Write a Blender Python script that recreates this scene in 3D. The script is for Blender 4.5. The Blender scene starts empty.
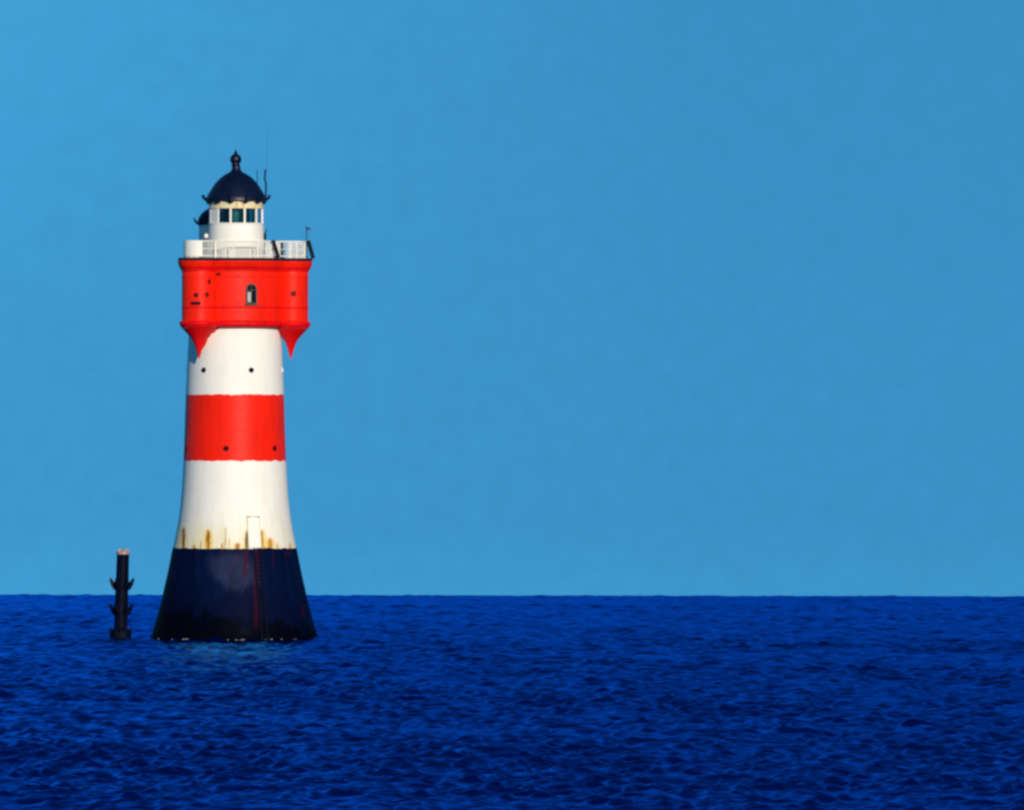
import bpy, math, random
import numpy as np
from mathutils import Vector, Matrix

random.seed(7)
rng = np.random.default_rng(11)
S = bpy.context.scene
C = S.collection
R = math.radians

# ------------------------------------------------------------------ set-out
P = 0.06                    # metres to one photograph pixel at the lighthouse
D = 600.0                   # distance of the lighthouse
FPX = D / P                 # focal length in pixels
EYE = 12.0                  # eye height above the water under the camera
CURVE = D**2 / (2 * (math.sqrt(EYE) - math.sqrt(2.60))**2)   # radius of the sea's curve that puts its edge where the photograph has it
CAM_H = EYE + D**2 / (2 * CURVE)                              # eye height above the water at the lighthouse
DIP = math.sqrt(2 * EYE / CURVE)
TX = (234.9 - 512) * P      # lighthouse axis
SUN_AZ, SUN_EL = R(16), R(16)


def Z(y):                   # photograph row -> height above the water at the lighthouse
    return (637.5 - y) * P


# ------------------------------------------------------------------ helpers
def link(o, parent=None):
    C.objects.link(o)
    if parent is not None:
        o.parent = parent
    return o


def mesh_obj(name, verts, faces, mat=None, parent=None, smooth=True, auto=None):
    me = bpy.data.meshes.new(name)
    me.from_pydata([tuple(v) for v in verts], [], [tuple(f) for f in faces])
    me.update()
    if smooth:
        me.polygons.foreach_set('use_smooth', [True] * len(me.polygons))
        if auto is not None:
            me.set_sharp_from_angle(angle=R(auto))
    if mat:
        me.materials.append(mat)
    return link(bpy.data.objects.new(name, me), parent)


class MB:
    """collects verts and faces of one mesh"""

    def __init__(self):
        self.v, self.f = [], []

    def add(self, v, f):
        n = len(self.v)
        self.v += [tuple(a) for a in v]
        self.f += [tuple(i + n for i in q) for q in f]

    def box(self, size, mat=Matrix()):
        sx, sy, sz = (s / 2 for s in size)
        v = [mat @ Vector((x, y, z)) for x in (-sx, sx) for y in (-sy, sy) for z in (-sz, sz)]
        self.add(v, [(0, 1, 3, 2), (4, 6, 7, 5), (0, 4, 5, 1), (2, 3, 7, 6), (0, 2, 6, 4), (1, 5, 7, 3)])

    def tube(self, a, b, r0, r1=None, n=8):
        a, b = Vector(a), Vector(b)
        r1 = r0 if r1 is None else r1
        d = (b - a).normalized()
        u = d.orthogonal().normalized()
        w = d.cross(u)
        v = []
        for p, r in ((a, r0), (b, r1)):
            for k in range(n):
                t = 2 * math.pi * k / n
                v.append(p + u * (r * math.cos(t)) + w * (r * math.sin(t)))
        f = [(k, (k + 1) % n, n + (k + 1) % n, n + k) for k in range(n)]
        f += [tuple(range(n))[::-1], tuple(range(n, 2 * n))]
        self.add(v, f)

    def path(self, pts, r, n=6):
        for a, b in zip(pts[:-1], pts[1:]):
            self.tube(a, b, r, r, n)

    def revolve(self, prof, n=96, c=(0, 0), cap_top=False, cap_bot=False, a0=0.0, a1=2 * math.pi):
        full = abs(a1 - a0 - 2 * math.pi) < 1e-6
        m = n if full else n + 1
        v = []
        for r, z in prof:
            for k in range(m):
                t = a0 + (a1 - a0) * k / n
                v.append((c[0] + r * math.sin(t), c[1] - r * math.cos(t), z))
        f = []
        for i in range(len(prof) - 1):
            for k in range(n):
                k2 = (k + 1) % m
                f.append((i * m + k, i * m + k2, (i + 1) * m + k2, (i + 1) * m + k))
        if cap_top:
            f.append(tuple((len(prof) - 1) * m + k for k in range(m)))
        if cap_bot:
            f.append(tuple(range(m))[::-1])
        self.add(v, f)

    def rings(self, rings, cap_top=False, cap_bot=False):
        m = len(rings[0])
        v = [p for r in rings for p in r]
        f = []
        for i in range(len(rings) - 1):
            for k in range(m):
                k2 = (k + 1) % m
                f.append((i * m + k, i * m + k2, (i + 1) * m + k2, (i + 1) * m + k))
        if cap_top:
            f.append(tuple((len(rings) - 1) * m + k for k in range(m)))
        if cap_bot:
            f.append(tuple(range(m))[::-1])
        self.add(v, f)

    def sphere(self, c, r, n=14, sz=1.0):
        prof = [(r * math.sin(math.pi * i / n) + 1e-4, c[2] - r * sz * math.cos(math.pi * i / n)) for i in range(n + 1)]
        self.revolve(prof, 2 * n, (c[0], c[1]), True, True)

    def build(self, name, mat, parent=None, smooth=True, auto=35):
        return mesh_obj(name, self.v, self.f, mat, parent, smooth, auto)


def thing(name, label, cat, loc, group=None):
    o = bpy.data.objects.new(name, None)
    o.empty_display_size = 0.5
    C.objects.link(o)
    o.location = loc
    o['label'], o['category'] = label, cat
    if group:
        o['group'] = group
    return o


def vnoise(u, v, nu, nv, seed, per=True):
    """bilinear value noise, u and v in 0..1, periodic in u"""
    g = np.random.default_rng(seed).random((nv + 2, nu + 1))
    if per:
        g[:, nu] = g[:, 0]
    U = np.clip(u, 0, 0.999999) * nu
    V = np.clip(v, 0, 0.999999) * nv
    i, j = U.astype(int), V.astype(int)
    a, b = U - i, V - j
    a, b = a * a * (3 - 2 * a), b * b * (3 - 2 * b)
    return (g[j, i] * (1 - a) + g[j, i + 1] * a) * (1 - b) + (g[j + 1, i] * (1 - a) + g[j + 1, i + 1] * a) * b


def sstep(a, b, x):
    t = np.clip((x - a) / (b - a), 0, 1)
    return t * t * (3 - 2 * t)


# ------------------------------------------------------------------ materials
def new_mat(name):
    m = bpy.data.materials.new(name)
    m.use_nodes = True
    nt = m.node_tree
    return m, nt, nt.nodes['Principled BSDF']


def paint(name, col, rough=0.45, var=0.10, bump=0.15, scale=1.0, spec=0.5, dirt=None, dirt_amt=0.0, attr=None):
    """weathered paint: uneven tone, vertical grime, slightly uneven surface"""
    m, nt, b = new_mat(name)
    N, L = nt.nodes.new, nt.links.new
    tc = N('ShaderNodeTexCoord')
    mp = N('ShaderNodeMapping')
    mp.inputs['Scale'].default_value = (1.6 * scale, 1.6 * scale, 0.35 * scale)
    L(tc.outputs['Object'], mp.inputs['Vector'])
    n1 = N('ShaderNodeTexNoise')
    n1.inputs['Scale'].default_value = 1.3
    n1.inputs['Detail'].default_value = 6
    L(mp.outputs[0], n1.inputs['Vector'])
    n2 = N('ShaderNodeTexNoise')
    n2.inputs['Scale'].default_value = 3.0 * scale
    n2.inputs['Detail'].default_value = 5
    L(tc.outputs['Object'], n2.inputs['Vector'])
    mr = N('ShaderNodeMapRange')
    mr.inputs['From Min'].default_value = 0.3
    mr.inputs['From Max'].default_value = 0.7
    mr.inputs['To Min'].default_value = 1 - var
    mr.inputs['To Max'].default_value = 1 + var * 0.4
    L(n1.outputs['Fac'], mr.inputs['Value'])
    mx = N('ShaderNodeMix')
    mx.data_type = 'RGBA'
    mx.blend_type = 'MULTIPLY'
    mx.inputs['Factor'].default_value = 1
    if attr:
        at = N('ShaderNodeAttribute')
        at.attribute_name = attr
        L(at.outputs['Color'], mx.inputs['A'])
    else:
        mx.inputs['A'].default_value = (*col, 1)
    L(mr.outputs[0], mx.inputs['B'])
    out = mx.outputs['Result']
    if dirt:
        md = N('ShaderNodeMix')
        md.data_type = 'RGBA'
        rr = N('ShaderNodeMapRange')
        rr.inputs['From Min'].default_value = 0.55
        rr.inputs['From Max'].default_value = 0.75
        rr.inputs['To Max'].default_value = dirt_amt
        L(n1.outputs['Fac'], rr.inputs['Value'])
        L(rr.outputs[0], md.inputs['Factor'])
        L(out, md.inputs['A'])
        md.inputs['B'].default_value = (*dirt, 1)
        out = md.outputs['Result']
    L(out, b.inputs['Base Color'])
    r2 = N('ShaderNodeMapRange')
    r2.inputs['To Min'].default_value = max(0.05, rough - 0.12)
    r2.inputs['To Max'].default_value = min(1, rough + 0.12)
    L(n2.outputs['Fac'], r2.inputs['Value'])
    L(r2.outputs[0], b.inputs['Roughness'])
    bp = N('ShaderNodeBump')
    bp.inputs['Strength'].default_value = bump
    bp.inputs['Distance'].default_value = 0.03
    L(n2.outputs['Fac'], bp.inputs['Height'])
    L(bp.outputs[0], b.inputs['Normal'])
    b.inputs['Specular IOR Level'].default_value = spec
    return m


M_WHITE = paint('white_paint', (0.82, 0.79, 0.70), 0.6, 0.07, 0.12, spec=0.15, dirt=(0.62, 0.58, 0.46), dirt_amt=0.3)
M_WHITE_STAIN = paint('white_paint_stained', (0.8, 0.8, 0.8), 0.6, 0.06, 0.12, spec=0.15, attr='stain')
M_RED = paint('red_paint', (0.88, 0.015, 0.002), 0.45, 0.2, 0.2, spec=0.13, dirt=(0.72, 0.004, 0.004), dirt_amt=0.6)
M_TRIM = paint('deep_red_paint', (0.74, 0.004, 0.006), 0.5, 0.2, 0.2, spec=0.10, dirt=(0.55, 0.002, 0.006), dirt_amt=0.6)
M_BASE = paint('black_paint_weathered', (0.03, 0.03, 0.035), 0.6, 0.25, 0.35, spec=0.02, attr='stain')
M_DARK = paint('dark_blue_paint', (0.0015, 0.0045, 0.024), 0.42, 0.25, 0.12, spec=0.30)
M_DECK = paint('deck_grey', (0.006, 0.007, 0.02), 0.7, 0.2, 0.2, spec=0.15)
M_CREAM = paint('cream_paint_rusty', (0.74, 0.64, 0.38), 0.6, 0.12, 0.15, spec=0.15, dirt=(0.42, 0.20, 0.06), dirt_amt=0.9, scale=2.0)
M_IRON = paint('dark_iron', (0.003, 0.004, 0.010), 0.6, 0.3, 0.3, scale=2, spec=0.12)
M_RUST = paint('rusty_iron', (0.035, 0.003, 0.005), 0.7, 0.4, 0.4, scale=2, spec=0.1)
M_REDDARK = paint('dark_red_iron', (0.16, 0.003, 0.005), 0.6, 0.3, 0.2, spec=0.1)
M_PILE = paint('tarred_steel', (0.001, 0.003, 0.014), 0.6, 0.35, 0.5, scale=2, spec=0.05, dirt=(0.022, 0.002, 0.006), dirt_amt=0.6)
M_GUANO = paint('pale_cap', (0.40, 0.29, 0.27), 0.8, 0.35, 0.5, scale=4, spec=0.1)
M_PLATE = paint('dark_plate', (0.001, 0.002, 0.010), 0.6, 0.2, 0.1, spec=0.1)
M_PANE_DARK = paint('dark_glass', (0.001, 0.002, 0.006), 0.12, 0.1, 0.02, spec=0.3)
M_PALE = paint('pale_reflection', (0.42, 0.40, 0.36), 0.6, 0.3, 0.2, scale=6)  # flat pale colour for the reflection painted in the arched window


def glass_mat():
    m, nt, b = new_mat('lantern_glass')
    b.inputs['Base Color'].default_value = (0.75, 0.9, 0.88, 1)
    b.inputs['Roughness'].default_value = 0.03
    b.inputs['IOR'].default_value = 1.45
    tr = nt.nodes.new('ShaderNodeBsdfTransparent')
    tr.inputs['Color'].default_value = (0.55, 0.72, 0.72, 1)
    mix = nt.nodes.new('ShaderNodeMixShader')
    mix.inputs[0].default_value = 0.0
    fr = nt.nodes.new('ShaderNodeFresnel')
    gl = nt.nodes.new('ShaderNodeBsdfGlossy')
    gl.inputs['Roughness'].default_value = 0.03
    nt.links.new(fr.outputs[0], mix.inputs[0])
    nt.links.new(tr.outputs[0], mix.inputs[1])
    nt.links.new(gl.outputs[0], mix.inputs[2])
    nt.links.new(mix.outputs[0], nt.nodes['Material Output'].inputs['Surface'])
    return m


M_GLASS = glass_mat()
M_LENS = paint('green_lens_glass', (0.16, 0.42, 0.36), 0.1, 0.2, 0.1, scale=6)

# ------------------------------------------------------------------ lighthouse
lh = thing('lighthouse', 'tall red and white banded lighthouse with black flared foot standing in the sea',
           'lighthouse', (TX, D, 0))

_py = np.array([660, 645, 637.5, 622, 608, 594, 570, 547, 530, 510, 490, 460, 430, 394, 360, 327, 318.])
_pr = np.array([93, 87.6, 84.3, 78.9, 75.0, 71.6, 66.2, 61.6, 58.0, 54.9, 53.0, 51.3, 50.2, 49.0, 47.5, 46.0, 45.6])


def rad(y):                 # radius of the shaft (m) at a photograph row, Catmull-Rom through the readings
    y = np.asarray(y, float)
    xs, ys = _py[::-1], _pr[::-1]
    s = np.gradient(ys, xs)
    i = np.clip(np.searchsorted(xs, y) - 1, 0, len(xs) - 2)
    h = xs[i + 1] - xs[i]
    t = (y - xs[i]) / h
    return P * ((2 * t**3 - 3 * t**2 + 1) * ys[i] + (t**3 - 2 * t**2 + t) * h * s[i]
                + (-2 * t**3 + 3 * t**2) * ys[i + 1] + (t**3 - t**2) * h * s[i + 1])


def wall(name, y0, y1, rows, segs, mat, edge0=0.0, edge1=0.0, seed=1, grow=0.0, colour=None):
    """one painted zone of the shaft; its paint edges waver a little"""
    th = np.linspace(0, 2 * math.pi, segs, endpoint=False)
    u = th / (2 * math.pi)

    def wob(k):             # the same edge on the zone above and the zone below
        if k == 0:
            return np.zeros(segs)
        n = vnoise(u, np.full(segs, 0.4), 40, 2, int(k * 10)) + 0.6 * vnoise(u, np.full(segs, 0.4), 110, 2, int(k * 10) + 1)
        return (n - 0.8) * 1.5
    t = np.linspace(0, 1, rows)
    Y = (y0 + wob(edge0))[None, :] * (1 - t)[:, None] + (y1 + wob(edge1))[None, :] * t[:, None]
    RR = rad(Y) + grow
    X = RR * np.sin(th)[None, :]
    YY = -RR * np.cos(th)[None, :]
    ZZ = (637.5 - Y) * P
    v = np.stack([X, YY, ZZ], -1).reshape(-1, 3)
    i, k = np.meshgrid(np.arange(rows - 1), np.arange(segs), indexing='ij')
    k2 = (k + 1) % segs
    f = np.stack([i * segs + k, i * segs + k2, (i + 1) * segs + k2, (i + 1) * segs + k], -1).reshape(-1, 4)
    o = mesh_obj(name, v.tolist(), f.tolist(), mat, lh)
    if colour is not None:
        thg = np.where(th > math.pi, th - 2 * math.pi, th)
        TH = np.broadcast_to(thg, Y.shape)
        sx = 234.2 + RR / P * np.sin(TH)                      # where the spot sits across the front, in readings
        front = np.cos(TH) > 0
        col = colour(sx, Y, front, np.broadcast_to(u, Y.shape))
        a = o.data.color_attributes.new('stain', 'FLOAT_COLOR', 'POINT')
        a.data.foreach_set('color', np.concatenate([col, np.ones(col.shape[:2] + (1,))], -1).astype(np.float32).ravel())
    return o


def mixc(c, m, k):
    return c * (1 - m[..., None]) + np.array(k) * m[..., None]


def white_rust(sx, y, front, u):
    c = np.ones(y.shape + (3,)) * np.array((0.82, 0.79, 0.70))
    n = vnoise(u, (y - 455) / 100, 60, 8, 5)
    n2 = vnoise(u, (y - 455) / 100, 300, 30, 6)
    low = sstep(505, 546, y + 10 * (n - 0.5)) * (0.35 + 0.65 * sstep(285, 185, sx))
    c = mixc(c, 0.95 * low * (0.5 + 0.5 * n), (0.76, 0.66, 0.38))
    streak = sstep(0.62, 0.9, vnoise(u, y * 0 + .5, 260, 2, 9)) * sstep(480, 545, y) * 0.35
    c = mixc(c, streak, (0.55, 0.48, 0.34))
    for x, ya, yb, w, k, hal in ((184.2, 526, 549, 1.5, (0.16, 0.05, 0.03), 1), (209.3, 528, 549, 1.7, (0.26, 0.09, 0.006), 1.5),
                                 (195.0, 542.5, 549, 1.0, (0.38, 0.18, 0.06), .6), (223.5, 541, 549, 1.0, (0.30, 0.14, 0.04), .8),
                                 (226.6, 526, 529, 1.3, (0.45, 0.40, 0.28), .3), (238.5, 540.5, 549, 2.0, (0.30, 0.10, 0.02), 1),
                                 (247.6, 529, 549, 1.5, (0.12, 0.06, 0.02), .8), (262.4, 528, 549, 1.8, (0.40, 0.16, 0.008), 1.2),
                                 (270.6, 536, 549, 2.0, (0.45, 0.18, 0.015), 1.1), (265.2, 544, 549, 1.2, (0.42, 0.18, 0.03), .5),
                                 (290, 541, 549, 1, (0.5, 0.35, 0.15), .4), (202, 538, 549, .7, (.5, .36, .14), .5),
                                 (230.5, 535, 549, .7, (.6, .46, .2), .4), (278, 541, 549, .9, (.5, .32, .12), .4)):
        t = np.clip((y - ya) / (yb - ya), 0, 1)
        wid = w * (0.35 + 0.9 * np.sin(np.pi * np.clip(t * 0.75 + 0.1, 0, 1)))
        d = np.abs(sx - x + 1.2 * (n2 - 0.5)) / wid
        inside = front * (y > ya - 1.5)
        h = sstep(3.2, 0.6, d) * sstep(ya - 2, ya + 4, y) * inside * 0.75 * hal
        c = mixc(c, np.clip(h, 0, 0.9), (0.76, 0.50, 0.07))
        m = sstep(1.25, 0.55, d) * sstep(ya - 1, ya + 3, y) * inside
        c = mixc(c, m * (0.75 + 0.25 * n2), k)
    return c


def black_worn(sx, y, front, u):
    c = np.ones(y.shape + (3,)) * np.array((0.0010, 0.0038, 0.023))
    v = (y - 540) / 120
    n = 0.5 * vnoise(u, v, 50, 12, 21) + 0.3 * vnoise(u, v, 140, 30, 22) + 0.2 * vnoise(u, v, 380, 70, 23)
    nv = vnoise(u, v, 170, 4, 24)
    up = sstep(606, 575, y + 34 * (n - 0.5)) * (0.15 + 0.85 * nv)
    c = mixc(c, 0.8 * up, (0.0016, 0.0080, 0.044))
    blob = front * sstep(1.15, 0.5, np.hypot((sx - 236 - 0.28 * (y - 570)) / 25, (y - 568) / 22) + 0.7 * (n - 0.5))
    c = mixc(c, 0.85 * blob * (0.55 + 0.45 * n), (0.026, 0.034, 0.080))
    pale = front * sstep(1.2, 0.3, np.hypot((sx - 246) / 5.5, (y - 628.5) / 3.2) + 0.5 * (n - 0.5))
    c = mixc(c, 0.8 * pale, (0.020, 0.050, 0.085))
    wet = sstep(606, 624, y + 26 * (n - 0.5) + 0.12 * (230 - sx) * front)
    c = mixc(c, 0.9 * wet, (0.0004, 0.0007, 0.003))
    n2 = vnoise(u, v, 420, 60, 25)
    for x, ya, yb, w, s in ((246.5, 548, 577, 2.2, 0.9), (240, 548, 566, 1.0, .5), (257.8, 546, 626, 2.2, 0.75), (256, 560, 600, 1.6, 0.5), (233.5, 556, 580, 0.8, .5),
                            (288, 548, 556, 3.0, .6), (303.5, 604, 616, 1.1, .9), (222, 549, 562, 1.2, .4), (198, 549, 559, 1.2, .35), (274, 549, 570, 1, .35)):
        d = np.abs(sx - x + 2.0 * (n2 - 0.5)) / w
        m = front * sstep(1.3, 0.5, d) * sstep(ya - 2, ya + 3, y) * sstep(yb + 3, yb - 8, y)
        c = mixc(c, s * m * (0.6 + 0.4 * n), (0.042, 0.002, 0.009))
    return c


wall('base', 656, 547, 200, 900, M_BASE, 0, 3, grow=0.02, colour=black_worn)
wall('lower_shaft', 548.5, 460, 170, 900, M_WHITE_STAIN, 0, 2, colour=white_rust)
wall('red_band', 460, 394, 14, 400, M_RED, 2, 1)
wall('upper_shaft', 394, 322, 14, 400, M_WHITE, 1, 0)
# narrow ledge closing the top of the black foot
mb = MB()
mb.revolve([(float(rad(547.0)) + 0.03, Z(548.2)), (float(rad(547)) + 0.055, Z(547.6)), (float(rad(547)) - 0.02, Z(547.0))], 180)
mb.build('ledge', M_DARK, lh)

# seams between the plates: thin proud straps round the shaft
for y, m_ in ((430, M_RED), (488, M_WHITE), (519, M_WHITE), (352, M_WHITE), (374, M_WHITE)):
    r = float(rad(y))
    mb = MB()
    mb.revolve([(r - .01, Z(y + .3)), (r + .011, Z(y + .2)), (r + .011, Z(y - .2)), (r - .01, Z(y - .3))], 180)
    mb.build('seam', m_, lh)


def frame_at(theta, r, z, cx=0.0, cy=0.0):
    """x to the right along the wall, y outwards, z up"""
    s, c = math.sin(theta), math.cos(theta)
    return Matrix(((c, s, 0, cx + r * s), (s, -c, 0, cy - r * c), (0, 0, 1, z), (0, 0, 0, 1)))


def porthole(theta_deg, r, y, size, frame_mat, pane_mat, cx=0, cy=0):
    fm = frame_at(R(theta_deg), r, Z(y), cx, cy)
    n = 20
    mb = MB()
    rings = []
    for rr, yy in ((size * 1.35, -0.06), (size * 1.35, 0.05), (size, 0.05), (size, -0.03)):
        rings.append([fm @ Vector((rr * math.cos(2 * math.pi * k / n), yy, rr * math.sin(2 * math.pi * k / n))) for k in range(n)])
    mb.rings(rings)
    o = mb.build('porthole', frame_mat, lh)
    mb = MB()
    mb.rings([[fm @ Vector((size * .999 * math.cos(2 * math.pi * k / n), 0.012, size * .999 * math.sin(2 * math.pi * k / n))) for k in range(n)]], cap_top=True)
    mb.build('pane', pane_mat, o, smooth=False)
    return o


for t in (-38.5, 21.3, 81, 141, 201, 261):
    porthole(t, float(rad(369.5)), 369.5, 0.115, M_IRON if t in (-38.5, 21.3) else M_WHITE, M_PANE_DARK)
for t in (-8.2, 52.5, -71, 112, 172, 232):
    porthole(t, float(rad(447.5)), 447.5, 0.125, M_REDDARK, M_PANE_DARK)

# ---- entrance door above the black foot, with its iron ladder
th_d = R(20.6)
r_d = float(rad(540))
tilt = math.atan2(float(rad(547)) - float(rad(515)), Z(515) - Z(547))
fm = frame_at(th_d, r_d - 0.10, Z(531)) @ Matrix.Rotation(tilt, 4, 'X')
mb = MB()
mb.box((0.70, 0.16, 1.86), fm)
door = mb.build('door', M_WHITE, lh, smooth=False)
mb = MB()
for s in (-1, 1):
    mb.box((0.05, 0.2, 1.90), fm @ Matrix.Translation((s * 0.38, 0.0, 0)))
mb.box((0.81, 0.2, 0.05), fm @ Matrix.Translation((0, 0.0, 0.975)))
mb.build('door_frame', paint('pale_frame', (0.72, 0.65, 0.48), .5, .2, .2, scale=3), door, smooth=False)
for s in (-1, 1):
    mb = MB()
    mb.box((0.10, 0.06, 0.10), fm @ Matrix.Translation((s * 0.33, 0.115, 0.93)))
    mb.build('hinge', paint('grey_hinge', (0.35, 0.32, 0.24), .5), door, smooth=False)
ys = np.linspace(546, 640, 30)
lad = bpy.data.objects.new('ladder', None)
link(lad, lh)
for s_ in (-1, 1):
    mb = MB()
    pts = []
    for y in ys:
        f2 = frame_at(R(22.5), float(rad(y)) + 0.14, Z(y))
        pts.append(f2 @ Vector((s_ * 0.20, 0, 0)))
    mb.path(pts, 0.04, 6)
    mb.build('stile', M_IRON, lad)
for y in np.arange(548, 638, 4.2):
    mb = MB()
    f2 = frame_at(R(22.5), float(rad(y)) + 0.14, Z(y))
    mb.tube(f2 @ Vector((-.2, 0, 0)), f2 @ Vector((.2, 0, 0)), 0.02, n=6)
    mb.build('rung', M_IRON, lad)

def trim(o):
    """mouldings of the watch room carry the deeper red of the corbels"""
    o.data.materials.append(M_TRIM)
    for p in o.data.polygons:
        y = 637.5 - p.center.z / P
        if y > 320.4 or 266.5 < y < 273 or 305.5 < y < 308.5:
            p.material_index = 1
    return o


# ---- red watch room: drum with three round oriels on pointed corbels
R0, RC, RO = 52 * P, 56.5 * P, 17.3 * P
OR = [R(-37.5), R(82.5), R(202.5)]
mb = MB()
prof = [(45.4, 328.0), (46.2, 327.7), (50.0, 327.0), (53.4, 326.2), (54.5, 325.0), (54.8, 323.2), (54.6, 321.8), (53.0, 321.0), (52.0, 320.0),
        (52.0, 308), (52.5, 307.6), (52.5, 306.4), (52, 306), (52, 277), (52.5, 276.6), (52.5, 275.4), (52, 275), (52, 271), (53.4, 270.6), (53.4, 269.0), (53.9, 268.2),
        (55.2, 266.8), (56.2, 264.8), (56.8, 263.0), (57.2, 262.4), (57.2, 261.0), (56, 260.4)]
mb.revolve([(a * P, Z(b)) for a, b in prof], 200, cap_top=True)
trim(mb.build('drum', M_RED, lh, auto=40))
for i, t in enumerate(OR):
    c = (RC * math.sin(t), -RC * math.cos(t))
    mb = MB()
    prof = [(17.2, 327.8), (18.6, 326.0), (19.6, 324.2), (20, 322.7), (19.6, 321.7), (18.2, 320.8), (17.3, 319.8), (17.3, 308.2), (17.8, 307.8),
            (17.8, 306.6), (17.3, 306.2), (17.3, 277.2), (17.7, 276.8), (17.7, 275.7), (17.3, 275.2), (17.3, 271.1), (18.5, 270.7), (18.5, 269.1), (19.0, 268.3),
            (19.9, 266.9), (20.7, 264.9), (21.2, 263.1), (21.5, 262.5), (21.5, 261.1), (20.5, 260.5)]
    mb.revolve([(a * P, Z(b)) for a, b in prof], 72, c, cap_top=True)
    orl = trim(mb.build('oriel', M_RED, lh, auto=40))
    mb = MB()
    prof = [(0.25, 358.2), (0.9, 356.6), (1.6, 354), (2.5, 351), (3.5, 347.4), (4.8, 343.6), (6.6, 340), (9.2, 336.4), (12.0, 333.4), (14.6, 330.6), (17.1, 328.0)]
    mb.revolve([(a * P, Z(b)) for a, b in prof], 56, c, cap_bot=True)
    mb.build('corbel', M_TRIM, orl)
    # web tying the corbel back to the wall
    mb = MB()
    d = Vector((math.sin(t), -math.cos(t), 0))
    e = Vector((math.cos(t), math.sin(t), 0))
    rings = []
    for y, hw in ((353, 0.5), (350, 1.2), (344, 3.0), (338, 6.5), (332, 11.5), (327.4, 15.0)):
        yi = 327.4 + (y - 327.4) * 0.5          # the web runs up steeply from the corbel to the wall
        ra = float(rad(yi)) - 0.25
        zi, zo = Vector((0, 0, Z(yi))), Vector((0, 0, Z(y)))
        w_ = hw * P
        rings.append([d * (ra - .2) - e * w_ * 1.5 + zi, d * ra - e * w_ * 1.2 + zi, d * (RC - .02) - e * w_ * .3 + zo,
                      d * (RC - .02) + e * w_ * .3 + zo, d * ra + e * w_ * 1.2 + zi, d * (ra - .2) + e * w_ * 1.5 + zi])
    if i != 1:
        mb.rings(rings, cap_top=True, cap_bot=True)
        mb.build('corbel_web', M_TRIM, orl, auto=60)

# small openings in the oriels
co = [(RC * math.sin(t), -RC * math.cos(t)) for t in OR]


def box_on(cx, cy, r, tdeg, y, sx, sy, sz, name, mat):
    mb = MB()
    mb.box((sx, sy, sz), frame_at(R(tdeg), r, Z(y), cx, cy))
    return mb.build(name, mat, lh, smooth=False)


porthole(-9, RO, 295, 0.10, M_REDDARK, M_PANE_DARK, *co[0])
porthole(28, RO, 294.5, 0.10, M_REDDARK, M_REDDARK, *co[0])
porthole(10, RO, 293, 0.12, M_REDDARK, M_REDDARK, *co[1])
box_on(*co[0], RO, -10, 303, 0.56, 0.14, 0.17, 'air_slot', M_IRON)
box_on(*co[0], RO, 36, 281.5, 0.16, 0.12, 0.26, 'junction_box', M_REDDARK)
box_on(0, 0, R0, -16.8, 274, 0.30, 0.12, 0.16, 'junction_box', M_REDDARK)
porthole(-38, RO, 294, 0.10, M_REDDARK, M_REDDARK, *co[1])

# arched window of the drum
fm = frame_at(R(19.6), R0 - 0.02, Z(293.5))


def arch(w, h, n=14):
    pts = [(-w / 2, -h / 2), (w / 2, -h / 2)]
    cy = h / 2 - w / 2
    pts += [(w / 2 * math.cos(math.pi * k / n), cy + w / 2 * math.sin(math.pi * k / n)) for k in range(n + 1)]
    return pts


mb = MB()
o_, i_ = arch(0.70, 1.22), arch(0.54, 1.08)
mb.rings([[fm @ Vector((x, yy, z)) for x, z in a] for a, yy in ((o_, -0.08), (o_, 0.09), (i_, 0.09), (i_, -0.02))])
mb.box((0.045, 0.06, 1.0), fm @ Matrix.Translation((0, 0.04, -0.02)))
mb.box((0.52, 0.06, 0.04), fm @ Matrix.Translation((0, 0.043, 0.22)))
mb.box((0.80, 0.18, 0.07), fm @ Matrix.Translation((0, 0.03, -0.66)))
win = mb.build('arched_window', paint('bronze_frame', (0.045, 0.032, 0.018), .5, .3, .2, scale=4), lh, auto=30)
mb = MB()
mb.rings([[fm @ Vector((x, 0.03, z)) for x, z in arch(0.539, 1.079)]], cap_top=True)
mb.build('pane', M_PANE_DARK, win, smooth=False)
mb = MB()
mb.box((0.20, 0.012, 0.60), fm @ Matrix.Translation((-0.135, 0.042, -0.20)))
mb.build('pane_reflection', M_PALE, win, smooth=False)  # thin pale slab standing in for the whitish reflection in the left pane


# ---- gallery deck and railing follow the outline of drum and oriels
def plan(off, n=720, inset=0.0):
    pts = []
    for k in range(n):
        t = 2 * math.pi * k / n
        r = R0 + off
        for a in OR:
            dl = (t - a + math.pi) % (2 * math.pi) - math.pi
            q = (RO + off)**2 - (RC * math.sin(dl))**2
            if q > 0 and abs(dl) < 1.2:
                r = max(r, RC * math.cos(dl) + math.sqrt(q))
        pts.append(Vector((r * math.sin(t), -r * math.cos(t), 0)))
    return pts


def lift(pts, z):
    return [Vector((p.x, p.y, z)) for p in pts]


mb = MB()
dp = plan(3.9 * P)
dq = plan(3.0 * P)
mb.rings([lift(dq, Z(260.9)), lift(dp, Z(260.4)), lift(dp, Z(258.4)), lift(dq, Z(257.8))], cap_top=True)
mb.build('deck', M_DECK, lh)

rp = plan(0.5 * P, 1440)


def resample(pts, step):
    n = len(pts)
    out, acc = [pts[0]], 0.0
    for k in range(n):
        a, b = pts[k], pts[(k + 1) % n]
        acc += (b - a).length
        if acc >= step:
            out.append(b)
            acc -= step
    return out


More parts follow.
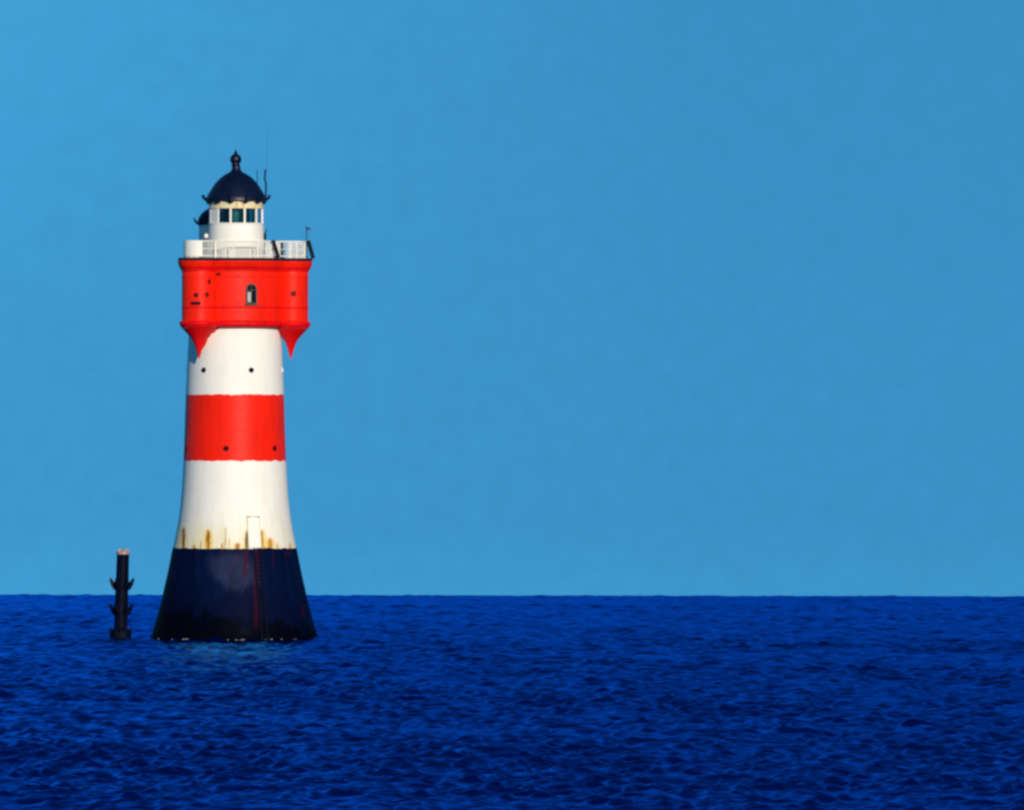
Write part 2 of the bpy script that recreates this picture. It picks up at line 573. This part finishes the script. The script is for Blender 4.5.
RIN = -2.6 * P               # the railing stands a little inside the edge
rp = plan(RIN, 1440)
mb = MB()
bars = resample(rp, 0.118)
for p in bars:
    mb.tube((p.x, p.y, Z(258.3)), (p.x, p.y, Z(241.6)), 0.023, n=5)
rp2 = resample(rp, 0.12)
mb.path([Vector((p.x, p.y, Z(255.8))) for p in rp2 + rp2[:1]], 0.035, 5)
mb.path([Vector((p.x, p.y, Z(249))) for p in rp2 + rp2[:1]], 0.022, 5)
rail = mb.build('railing', M_WHITE, lh)
mb = MB()
mb.path([Vector((p.x, p.y, Z(241.3))) for p in rp2 + rp2[:1]], 0.05, 5)
mb.build('top_rail', M_WHITE, rail)
for p in resample(rp, 1.5):
    mb = MB()
    mb.tube((p.x, p.y, Z(259)), (p.x, p.y, Z(240.6)), 0.045, n=8)
    mb.build('rail_post', M_WHITE, rail)

# solid white screen round the left oriel
c = co[0]
mb = MB()
rr = RO + 0.5 * P - 0.09
n = 40
ro_, ri_ = [], []
a0, a1 = R(-118), R(14)
prof = [(rr, Z(257.2)), (rr, Z(241.6)), (rr - 0.05, Z(241.2)), (rr - 0.05, Z(257.2))]
rr2 = RO + RIN + 0.06
prof = [(rr2, Z(256.6)), (rr2, Z(241.6)), (rr2 - 0.14, Z(241.4)), (rr2 - 0.14, Z(256.6))]
mb.revolve(prof, n, c, a0=a0, a1=a1)
mb.build('wind_screen', M_WHITE, lh, auto=40)

# dark slanted plates leaning on the railing
for xa, xb, dpt in ((273.2, 278.6, -0.12), (307.6, 312.6, 0.0)):
    mb = MB()
    if xa < 300:
        yl = -math.sqrt(max(0.0, (R0 + 1.8 * P)**2 - ((xa + 3 - 234.4) * P)**2)) - 0.12
    else:
        yl = co[1][1] + 0.05
    top = Vector(((xa - 234.4) * P, yl, Z(240.2)))
    bot = Vector(((xb - 234.4) * P, yl - 0.05, Z(257.6)))
    dirv = (top - bot)
    ang = math.atan2(dirv.x, dirv.z)
    M = Matrix.Translation((top + bot) / 2) @ Matrix.Rotation(ang, 4, 'Y')
    mb.box((0.20, 0.55 if xa > 300 else 0.10, dirv.length), M)
    for s in (-1, 1):
        mb.box((0.23, 0.03, dirv.length + .02), M @ Matrix.Translation((0, s * (0.29 if xa > 300 else 0.065), 0)))
    mb.build('slanted_plate', M_PLATE, lh, smooth=False)

# short mast with a small vane beside the right oriel
mx_ = (306.0 - 234.4) * P
my_ = co[1][1] - 0.25
mb = MB()
mb.tube((mx_, my_, Z(259)), (mx_, my_, Z(226.8)), 0.03, 0.022, 8)
mast = mb.build('mast', M_IRON, lh)
mb = MB()
mb.box((0.22, 0.05, 0.13), Matrix.Translation((mx_ + 0.12, my_, Z(228.3))))
mb.sphere((mx_, my_, Z(226.8)), 0.05, 8)
mb.build('vane', M_DARK, mast)

# ---- lantern
LX = 0.9 * P
RL = 27.4 * P
LC = (LX, 0)
mb = MB()
prof = [(28.2, 259), (28.2, 241.6), (29.0, 241.2), (29.0, 240.2), (28.0, 239.8), (27.7, 224.0), (28.2, 223.6), (28.2, 222.6), (26.0, 222.4)]
mb.revolve([(a * P, Z(b)) for a, b in prof], 96, LC)
lan = mb.build('lantern_wall', M_WHITE, lh)
mb = MB()
prof = [(26.0, 208.2), (27.8, 208.0), (27.8, 207.0), (27.1, 206.6), (27.1, 198)]
mb.revolve([(a * P, Z(b)) for a, b in prof], 96, LC)
mb.build('lantern_frieze', M_CREAM, lh)
mul = [R(-40 + 30 * k) for k in range(12)]
for k, t in enumerate(mul):
    mb = MB()
    mb.box((0.11, 0.13, Z(207.4) - Z(223)), frame_at(t, RL - 0.06, (Z(207.4) + Z(223)) / 2, LX, 0))
    mb.build('mullion', M_WHITE, lan, smooth=False)
for k in range(12):
    ta = -40 + 30 * k + 15
    ra = RL * math.cos(R(15)) - 0.04
    wdt = 2 * RL * math.sin(R(15)) - 0.135
    blind = k in (10, 11)
    mb = MB()
    mb.box((wdt + (0.06 if blind else 0), 0.05 if blind else 0.016, Z(207.6) - Z(222.8)),
           frame_at(R(ta), ra + (0.02 if blind else 0), (Z(207.6) + Z(222.8)) / 2, LX, 0))
    mb.build('blind_panel' if blind else 'lantern_window', M_WHITE if blind else M_GLASS, lan, smooth=False)
# optic and its dark column inside
mb = MB()
mb.revolve([(6.5 * P, Z(224)), (6.5 * P, Z(207))], 32, (LX + 0.0, 0.35), True, True)
mb.revolve([(14 * P, Z(223.4)), (14 * P, Z(207.2))], 24, (LX, 0.30), a0=R(-130), a1=R(75))
mb.build('lamp_housing', M_PANE_DARK, lan)
mb = MB()
mb.revolve([((2.2 + 1.4 * math.sin(math.pi * i / 8)) * P, Z(222 - 13.5 * i / 8)) for i in range(9)], 24, (LX + 0.0, -1.0), True, True)
mb.build('lens', M_LENS, lan)
mb = MB()
mb.revolve([(25 * P, Z(222.9)), (25 * P, Z(222.7))], 40, LC, True, True)
mb.revolve([(25.2 * P, Z(207.3)), (25.2 * P, Z(207.1))], 40, LC, True, True)
mb.build('lantern_floor', M_DECK, lan, smooth=False)

# dome with scalloped eave
nd = 192
DXL = 2.4 * P


def lobes(t):               # 0 over a mullion, 1 between two
    return abs(math.sin(6 * (t - mul[0])))


prof = [(30.0, 199.6), (30.3, 198.4), (29.6, 196.6), (28.6, 194.6), (27.5, 192.6), (25.8, 189.8), (23.9, 186.6), (21.8, 183.6), (19.0, 180.3), (15.8, 177.3),
        (12.4, 174.9), (9.0, 172.8), (6.4, 171.2), (4.9, 169.6), (4.3, 167.6), (4.0, 165.6)]
rings = []
ring = []
for r_, y_, am in ((27.3, 204.2, 3.4), (29.6, 203.6, 3.4), (30.2, 202.8, 2.4)):
    ring = []
    for k in range(nd):
        t = 2 * math.pi * k / nd
        ring.append(Vector((LX + r_ * P * math.sin(t), -r_ * P * math.cos(t), Z(y_ - am * lobes(t)))))
    rings.append(ring)
for r_, y_ in prof[1:]:
    rings.append([Vector((LX + r_ * P * math.sin(2 * math.pi * k / nd), -r_ * P * math.cos(2 * math.pi * k / nd), Z(y_))) for k in range(nd)])
mb = MB()
mb.rings(rings, cap_top=True)
dome = mb.build('dome', M_DARK, lh, auto=50)
for t in mul:               # standing seams over the ribs
    mb = MB()
    pts = [Vector((LX + (r_ + .1) * P * math.sin(t), -(r_ + .1) * P * math.cos(t), Z(y_))) for r_, y_ in prof[1:12]]
    mb.path(pts, 0.016, 5)
    mb.build('rib', M_DARK, dome)
mb = MB()
FX = LX - 0.03
prof = [(4.1, 166.2), (4.5, 165.8), (4.0, 164.9), (3.9, 164.0), (4.9, 163.0), (5.5, 161.8), (5.7, 160.2), (5.6, 158.6), (5.0, 157.0), (3.8, 155.7), (2.2, 154.8),
        (1.5, 153.8), (1.7, 153.1), (1.2, 152.4), (0.6, 151.0), (0.25, 149.6)]
mb.revolve([(a * P, Z(b - (1.2 if b < 166 else 0))) for a, b in prof], 32, (FX, 0), cap_top=True)
mb.build('finial', M_DARK, dome)
for t in mul:               # spouts at the rib ends
    fm = frame_at(t, 30 * P, Z(198.6), LX, 0)
    mb = MB()
    mb.path([fm @ Vector((0, -0.1, -0.06)), fm @ Vector((0, 0.12, 0.0)), fm @ Vector((0, 0.24, 0.13)), fm @ Vector((0, 0.28, 0.26))], 0.055, 6)
    mb.tube(fm @ Vector((0, 0.0, -0.08)), fm @ Vector((0, 0.27, 0.12)), 0.09, 0.06, 6)
    mb.build('water_spout', M_DARK, dome)

# aerials
for name, x, y0, y1, r0, dy in (('aerial', 264.9, 198, 168.5, 0.05, 0.1), ('aerial', 256.2, 192, 168.5, 0.028, 0.6), ('aerial', 266.0, 197, 128, 0.006, 0.4)):
    xx = (x - 234.6) * P
    mb = MB()
    if r0 == 0.05:
        mb.path([(xx, dy, Z(y0)), (xx + .02, dy, Z(184)), (xx - .06, dy, Z(178)), (xx - .02, dy, Z(y1))], r0, 6)
        mb.tube((xx, dy, Z(196)), (LX + 1.5, dy, Z(197)), 0.03)
    else:
        mb.tube((xx, dy, Z(y0)), (xx, dy, Z(y1)), r0, r0 * .8, 6)
        mb.tube((xx, dy, Z(y0)), (LX + 1.3, dy, Z(198)), 0.03)
    mb.build(name, M_IRON, lh)

# lamp bracket on the lantern's right flank
fm = frame_at(R(84), 28.1 * P, Z(234), LX, 0)
mb = MB()
mb.box((0.12, 0.18, 0.34), fm @ Matrix.Translation((0, 0.05, -0.1)))
mb.path([fm @ Vector((0, 0.06, 0.05)), fm @ Vector((0, 0.10, 0.2)), fm @ Vector((0, 0.2, 0.3))], 0.035, 6)
mb.tube(fm @ Vector((0, 0.05, -0.2)), fm @ Vector((0, 0.05, -1.2)), 0.03)
mb.build('wall_lamp', M_IRON, lh)
fm = frame_at(R(-84), 28.4 * P, Z(235.6), LX, 0)
mb = MB()
mb.sphere(fm @ Vector((0, 0.10, 0)), 0.13, 10, 1.2)
mb.tube(fm @ Vector((0, -0.05, 0)), fm @ Vector((0, 0.1, 0)), 0.05)
mb.build('bulkhead_lamp', M_WHITE, lh)

# stair turret over the rear oriel
c = (co[2][0] - 2.0 * P, co[2][1])
RT = 14.3 * P
mb = MB()
prof = [(14.3, 259), (14.3, 226), (14.9, 225.4), (14.9, 224), (14.2, 223.6)]
mb.revolve([(a * P, Z(b)) for a, b in prof], 56, c)
tur = mb.build('turret', M_WHITE, lh)
mb = MB()
prof = [(13.5, 224.2), (15.9, 223.4), (16.4, 222.0), (15.9, 220.6), (15.2, 218.0), (13.8, 214.8), (11.6, 211.8), (8.8, 209.4), (5.6, 207.4), (3.0, 206.2), (1.9, 204.6), (1.6, 203),
        (2.6, 201.6), (2.8, 200.3), (2.0, 199), (0.3, 198.2)]
mb.revolve([(a * P, Z(b)) for a, b in prof], 56, c, cap_top=True)
td = mb.build('turret_dome', M_DARK, tur)
for k in range(8):
    t = R(-88 + 45 * k)
    fm = frame_at(t, 16 * P, Z(221), *c)
    mb = MB()
    mb.path([fm @ Vector((0, -0.1, -0.05)), fm @ Vector((0, 0.08, 0.02)), fm @ Vector((0, 0.17, 0.2)), fm @ Vector((0, 0.18, 0.28))], 0.05, 6)
    mb.tube(fm @ Vector((0, 0, -0.06)), fm @ Vector((0, 0.17, 0.14)), 0.09, 0.05, 6)
    mb.build('water_spout', M_DARK, td)

# ------------------------------------------------------------------ mooring pile
px0 = (121.0 - 512) * P
pile = thing('mooring_pile', 'thin dark steel pile with horned collars and pale top standing left of the lighthouse', 'pile', (px0, D - 0.5, 0))
lean = (123.6 - 121.0) * P / Z(552)


def pc(y):
    return (Z(y) * lean, 0.0)


mb = MB()
rings = []
for y, r in ((650, 0.41), (637, 0.41), (610, 0.40), (580, 0.385), (553.4, 0.37)):
    cx_, cy_ = pc(y)
    rings.append([Vector((cx_ + r * math.sin(2 * math.pi * k / 32), cy_ - r * math.cos(2 * math.pi * k / 32), Z(y))) for k in range(32)])
mb.rings(rings, cap_top=True)
mb.build('shaft', M_PILE, pile, auto=40)
mb = MB()                   # crusted uneven cap
rings = []
for r, y in ((0.30, 554), (0.385, 553.7), (0.40, 552.2), (0.36, 551.2), (0.22, 550.6), (0.05, 550.4)):
    cx_, cy_ = pc(552)
    rings.append([Vector((cx_ + r * (1 + .06 * math.sin(5 * k)) * math.sin(2 * math.pi * k / 32), -r * math.cos(2 * math.pi * k / 32),
                          Z(y) + random.uniform(-.05, .05) * (r < .37))) for k in range(32)])
mb.rings(rings, cap_top=True)
for (dx, dy, s) in ((-.24, -.1, .11), (-.14, .1, .13), (.1, -.15, .12), (.22, .05, .13), (.02, .1, .1), (.28, -.08, .08)):
    mb.sphere((pc(552)[0] + dx, dy, Z(550.6)), s, 7, 1.2)
mb.build('cap', M_GUANO, pile)
for j, (y0, y1, reach, mat) in enumerate(((586, 577.5, 0.69, M_PILE), (611, 603.5, 0.69, M_PILE))):
    cx_, cy_ = pc(y0)
    mb = MB()
    mb.revolve([(0.36, Z(y0 + 2)), (0.43, Z(y0 + 1)), (0.45, Z(y0 - 2.5)), (0.43, Z(y0 - 5)), (0.36, Z(y0 - 6))], 32, (cx_, cy_))
    col = mb.build('collar', mat, pile)
    for k in range(6):
        t = R(-88 + 60 * k)
        fm = frame_at(t, 0.0, Z(y0), cx_, cy_)
        mb = MB()
        pts = [(0.36, -0.10), (0.50, 0.10), (0.60, 0.26), (0.68, 0.46), (reach, (y0 - y1) * P)]
        for (a, za), (b_, zb), r0, r1 in zip(pts[:-1], pts[1:], (0.17, 0.15, 0.12, 0.07), (0.15, 0.12, 0.07, 0.035)):
            mb.tube(fm @ Vector((0, a, za)), fm @ Vector((0, b_, zb)), r0, r1, 8)
        mb.tube(fm @ Vector((0, .36, -0.2)), fm @ Vector((0, .60, 0.26)), .08, .06, 6)
        mb.build('horn', M_RUST if (j == 0 and k == 0) else M_PILE, col)
mb = MB()
cx_, cy_ = pc(633)
mb.revolve([(0.40, Z(627.5)), (0.50, Z(629)), (0.60, Z(631)), (0.63, Z(633)), (0.64, Z(642))], 32, (cx_, cy_))
for k in range(6):
    t = R(-84 + 60 * k)
    fm = frame_at(t, 0.5, Z(634), cx_, cy_)
    mb.tube(fm @ Vector((0, 0, -.3)), fm @ Vector((0, 0.12, 0.42)), .15, .07, 7)
mb.build('foot_collar', M_PILE, pile)

# ------------------------------------------------------------------ sea
NW = 100
lam = np.exp(np.linspace(np.log(0.40), np.log(40.0), NW)) * (1 + 0.06 * rng.standard_normal(NW))
wdir = R(112) + np.where(lam < 2.5, 0.85, 0.45) * rng.standard_normal(NW)      # heading, measured from +X
wph = rng.random(NW) * 2 * math.pi
kk = 2 * math.pi / lam
steep = np.interp(np.log(lam), np.log([0.40, 0.6, 0.9, 1.4, 2.2, 4.0, 8.0, 20, 40]), [0.075, 0.100, 0.108, 0.080, 0.040, 0.018, 0.006, 0.0018, 0.001])
amp = steep / kk


def sea():
    rr, dr = [225.0], []
    r = 225.0
    while r < 1250:
        r += r * 0.00062
        rr.append(r)
    while r < 7000:
        r *= 1.02
        rr.append(r)
    rr = np.array([1.0, 4, 10, 20, 40, 60, 80, 100, 120, 140, 160, 175, 190, 200, 208, 214, 219, 222] + rr)
    dr = np.gradient(rr)
    dense = np.arange(-5.2, 5.2001, 0.02)
    left = np.concatenate([np.arange(-180, -30, 6.0), np.arange(-30, -10, 1.0), np.arange(-10, -5.2, 0.15)])
    ang = np.concatenate([left, dense, -left[::-1][:-1]])          # 0 = straight ahead, closes on itself
    a = np.radians(ang)
    na, nr = len(a), len(rr)
    X = rr[:, None] * np.sin(a)[None, :]
    Y = rr[:, None] * np.cos(a)[None, :]
    da = np.abs(np.gradient(ang))
    cell = np.maximum(dr[:, None], np.radians(da)[None, :] * rr[:, None])
    Zs = np.zeros_like(X)
    DX = np.zeros_like(X)
    DY = np.zeros_like(X)
    X0, Y0 = X.copy(), Y.copy()
    gust = np.zeros_like(X)
    for l_, d_, p_ in ((9, 1.7, .3), (14, 1.2, 2.1), (23, 2.0, 4.0), (41, 0.4, 1.0), (70, 1.1, 5.2), (17, 0.1, .9), (120, 1.6, 2.2)):
        gust += np.sin(2 * math.pi / l_ * (X0 * math.cos(d_) + Y0 * math.sin(d_)) + p_)
    gust = np.clip(1 + 0.07 * gust, 0.6, 1.5)
    for k in range(NW):
        lim = lam[k] / 2.3
        rows = np.where(cell.min(1) < lim)[0]
        if len(rows) == 0:
            continue
        a_, b_ = rows[0], rows[-1] + 1
        cx, cy = math.cos(wdir[k]), math.sin(wdir[k])
        xs, ys = X0[a_:b_], Y0[a_:b_]
        ph = kk[k] * (xs * cx + ys * cy) + wph[k]
        w = amp[k] * np.clip((lim - cell[a_:b_]) / (0.3 * lim), 0, 1)
        if lam[k] < 5:
            w = w * gust[a_:b_]
        Zs[a_:b_] += w * np.cos(ph)
        sn = w * np.sin(ph)
        DX[a_:b_] -= cx * sn
        DY[a_:b_] -= cy * sn
    X, Y = X + 0.7 * DX, Y + 0.7 * DY
    Zs += (D**2 - rr[:, None]**2) / (2 * CURVE) - 0.13
    v = np.stack([X, Y, Zs], -1).reshape(-1, 3).astype(np.float32)
    nv = len(v)
    v = np.vstack([v, [[0, 0, D**2 / (2 * CURVE) - 0.13]]]).astype(np.float32)
    i, k = np.meshgrid(np.arange(nr - 1), np.arange(na), indexing='ij')
    k2 = (k + 1) % na
    q = np.stack([i * na + k, i * na + k2, (i + 1) * na + k2, (i + 1) * na + k], -1).reshape(-1, 4).astype(np.int32)
    kf = np.arange(na)
    tri = np.stack([np.full(na, nv), (kf + 1) % na, kf], -1).astype(np.int32)
    me = bpy.data.meshes.new('sea')
    me.vertices.add(len(v))
    me.vertices.foreach_set('co', v.ravel())
    loops = np.concatenate([q.ravel(), tri.ravel()])
    me.loops.add(len(loops))
    me.loops.foreach_set('vertex_index', loops)
    nq, nt_ = len(q), len(tri)
    me.polygons.add(nq + nt_)
    me.polygons.foreach_set('loop_start', np.concatenate([np.arange(nq) * 4, nq * 4 + np.arange(nt_) * 3]).astype(np.int32))
    me.polygons.foreach_set('use_smooth', np.ones(nq + nt_, bool))
    me.update(calc_edges=True)
    o = bpy.data.objects.new('sea', me)
    C.objects.link(o)
    o['kind'] = 'structure'
    o['label'] = 'deep blue choppy open sea reaching to the horizon'
    return o


def water_mat():
    m, nt, b = new_mat('sea_water')
    N, L = nt.nodes.new, nt.links.new
    tc = N('ShaderNodeTexCoord')
    h = None
    for sc, amt, dist in ((2.6, 0.6, 1.2), (7.0, 0.28, .8)):
        mp = N('ShaderNodeMapping')
        mp.inputs['Rotation'].default_value = (0, 0, R(20 if sc > 5 else -15))
        mp.inputs['Scale'].default_value = (sc * 0.7, sc, sc)
        L(tc.outputs['Object'], mp.inputs['Vector'])
        n = N('ShaderNodeTexNoise')
        n.inputs['Scale'].default_value = 1.0
        n.inputs['Detail'].default_value = 4
        n.inputs['Roughness'].default_value = 0.6
        n.inputs['Distortion'].default_value = dist
        L(mp.outputs[0], n.inputs['Vector'])
        mu = N('ShaderNodeMath')
        mu.operation = 'MULTIPLY'
        mu.inputs[1].default_value = amt
        L(n.outputs['Fac'], mu.inputs[0])
        if h is None:
            h = mu.outputs[0]
        else:
            ad = N('ShaderNodeMath')
            L(h, ad.inputs[0])
            L(mu.outputs[0], ad.inputs[1])
            h = ad.outputs[0]
    bp = N('ShaderNodeBump')
    bp.inputs['Strength'].default_value = 0.22
    bp.inputs['Distance'].default_value = 0.10
    L(h, bp.inputs['Height'])
    L(bp.outputs[0], b.inputs['Normal'])
    nt.nodes.remove(b)
    df = N('ShaderNodeBsdfDiffuse')
    df.inputs['Color'].default_value = (0.0002, 0.0028, 0.050, 1)
    gl = N('ShaderNodeBsdfGlossy')
    gl.inputs['Color'].default_value = (0.015, 0.225, 0.82, 1)
    gl.inputs['Roughness'].default_value = 0.16
    fr = N('ShaderNodeFresnel')
    fr.inputs['IOR'].default_value = 1.333
    fm_ = N('ShaderNodeMath')
    fm_.operation = 'MULTIPLY'
    fm_.inputs[1].default_value = 1.75
    pw = N('ShaderNodeMath')
    pw.operation = 'POWER'
    pw.inputs[1].default_value = 1.0
    L(fr.outputs[0], pw.inputs[0])
    L(pw.outputs[0], fm_.inputs[0])
    fm_.use_clamp = True
    for q in (df, gl, fr):
        L(bp.outputs[0], q.inputs['Normal'])
    mx = N('ShaderNodeMixShader')
    L(fm_.outputs[0], mx.inputs[0])
    L(df.outputs[0], mx.inputs[1])
    L(gl.outputs[0], mx.inputs[2])
    L(mx.outputs[0], nt.nodes['Material Output'].inputs['Surface'])
    return m


sea_o = sea()
sea_o.data.materials.append(water_mat())

# white water washing along the lighthouse's foot
mb = MB()
frng = random.Random(5)
r_f = float(rad(637.5))
for xa, xb, big in ((177, 190, .7), (194, 199, .3), (212, 230, .9), (237, 256, 1.0), (260, 272, .9), (277, 283, .5), (290, 296, .3), (160, 166, .3)):
    x = xa
    while x < xb:
        th = math.asin(max(-.98, min(.98, (x - 233.6) * P / r_f)))
        for _ in range(3):
            rr = r_f + 0.06 + frng.random() * 0.35
            s = big * frng.uniform(0.02, 0.055)
            p = Vector((TX + rr * math.sin(th), D - rr * math.cos(th), frng.uniform(-0.14, 0.05)))
            n0 = len(mb.v)
            mb.sphere((0, 0, 0), 1, 5)
            M = Matrix.Translation(p) @ Matrix.Rotation(frng.random() * 3, 4, 'Z') @ Matrix.Diagonal((s * frng.uniform(1.2, 2.6), s * 1.5, s, 1))
            mb.v[n0:] = [tuple(M @ Vector(q)) for q in mb.v[n0:]]
        x += frng.uniform(0.5, 2.4)
foam = mb.build('foam', paint('white_foam', (0.48, 0.48, 0.52), 0.7, 0.15, 0.3, scale=8))
foam['kind'] = 'stuff'
foam['label'] = 'thin broken line of white foam along the foot of the lighthouse'

# ------------------------------------------------------------------ sky and sun
w = bpy.data.worlds.new('World')
S.world = w
w.use_nodes = True
nt = w.node_tree
N, L = nt.nodes.new, nt.links.new
bg = nt.nodes['Background']
tc = N('ShaderNodeTexCoord')
sep = N('ShaderNodeSeparateXYZ')
L(tc.outputs['Generated'], sep.inputs[0])


def mth(op, a, b=None, c=None):
    n = N('ShaderNodeMath')
    n.operation = op
    for q, v in zip(n.inputs, (a, b, c)):
        if v is None:
            continue
        if hasattr(v, 'node'):
            L(v, q)
        else:
            q.default_value = v
    return n.outputs[0]


# the Nishita sky is looked up higher than the view so that the sea horizon stays clear and blue
zpos = mth('MAXIMUM', sep.outputs['Z'], 0.0)
xc = mth('MINIMUM', mth('MAXIMUM', sep.outputs['X'], -0.1), 0.02)
zc = mth('MINIMUM', zpos, 0.08)
up_ = mth('MULTIPLY', mth('MAXIMUM', mth('SUBTRACT', zpos, 0.07), 0.0), 1.1)
low = mth('MULTIPLY', mth('MAXIMUM', mth('SUBTRACT', 1.0, mth('MULTIPLY', mth('ADD', sep.outputs['Z'], DIP), 140.0)), 0.0), -0.026)
zl = mth('ADD', mth('ADD', mth('ADD', 0.36, low), up_), mth('MULTIPLY', xc, mth('MULTIPLY_ADD', zc, 24.0, 0.4)))
cmb = N('ShaderNodeCombineXYZ')
L(sep.outputs['X'], cmb.inputs['X'])
L(sep.outputs['Y'], cmb.inputs['Y'])
L(zl, cmb.inputs['Z'])
nrm = N('ShaderNodeVectorMath')
nrm.operation = 'NORMALIZE'
L(cmb.outputs[0], nrm.inputs[0])
sky = N('ShaderNodeTexSky')
sky.sky_type = 'NISHITA'
sky.sun_disc = False
sky.sun_elevation = SUN_EL
sky.sun_rotation = math.pi - SUN_AZ
sky.air_density = 1.0
sky.dust_density = 0.2
sky.ozone_density = 2.0
L(nrm.outputs[0], sky.inputs[0])
tint = N('ShaderNodeMix')
tint.data_type = 'RGBA'
tint.blend_type = 'MULTIPLY'
tint.inputs['Factor'].default_value = 1.0
L(sky.outputs[0], tint.inputs['A'])
tint.inputs['B'].default_value = (0.207, 0.785, 0.980, 1)
nz = N('ShaderNodeTexNoise')
nz.inputs['Scale'].default_value = 420
nz.inputs['Detail'].default_value = 3
L(tc.outputs['Generated'], nz.inputs['Vector'])
L(mth('MULTIPLY', mth('MULTIPLY_ADD', nz.outputs['Fac'], 0.13, 0.935), 0.12), bg.inputs['Strength'])
L(tint.outputs['Result'], bg.inputs['Color'])

sl = bpy.data.lights.new('sun', 'SUN')
sl.energy = 4.1
sl.angle = R(0.53)
sl.color = (1.0, 0.88, 0.72)
so = bpy.data.objects.new('sun', sl)
C.objects.link(so)
sv = Vector((math.sin(SUN_AZ) * math.cos(SUN_EL), -math.cos(SUN_AZ) * math.cos(SUN_EL), math.sin(SUN_EL)))
so.rotation_euler = sv.to_track_quat('Z', 'Y').to_euler()
so.location = (60, -40, 80)

# ------------------------------------------------------------------ camera
cd = bpy.data.cameras.new('camera')
cd.sensor_width = 36
cd.lens = FPX / 1024 * 36
cd.clip_start = 0.5
cd.clip_end = 100000
co_ = bpy.data.objects.new('camera', cd)
C.objects.link(co_)
pitch = math.atan((595.3 - 405) / FPX) - DIP
roll = R(0.10)
co_.matrix_world = Matrix.Translation((0, 0, CAM_H)) @ Matrix.Rotation(math.pi / 2 + pitch, 4, 'X') @ Matrix.Rotation(roll, 4, 'Z')
S.camera = co_

S.render.engine = 'CYCLES'
S.cycles.use_denoising = True
S.cycles.max_bounces = 6
S.cycles.pixel_filter_type = 'BLACKMAN_HARRIS'
S.cycles.filter_width = 2.8
vs = S.view_settings
vs.view_transform = 'Standard'
vs.look = 'None'
vs.exposure = 0
vs.gamma = 1
vs.use_curve_mapping = False
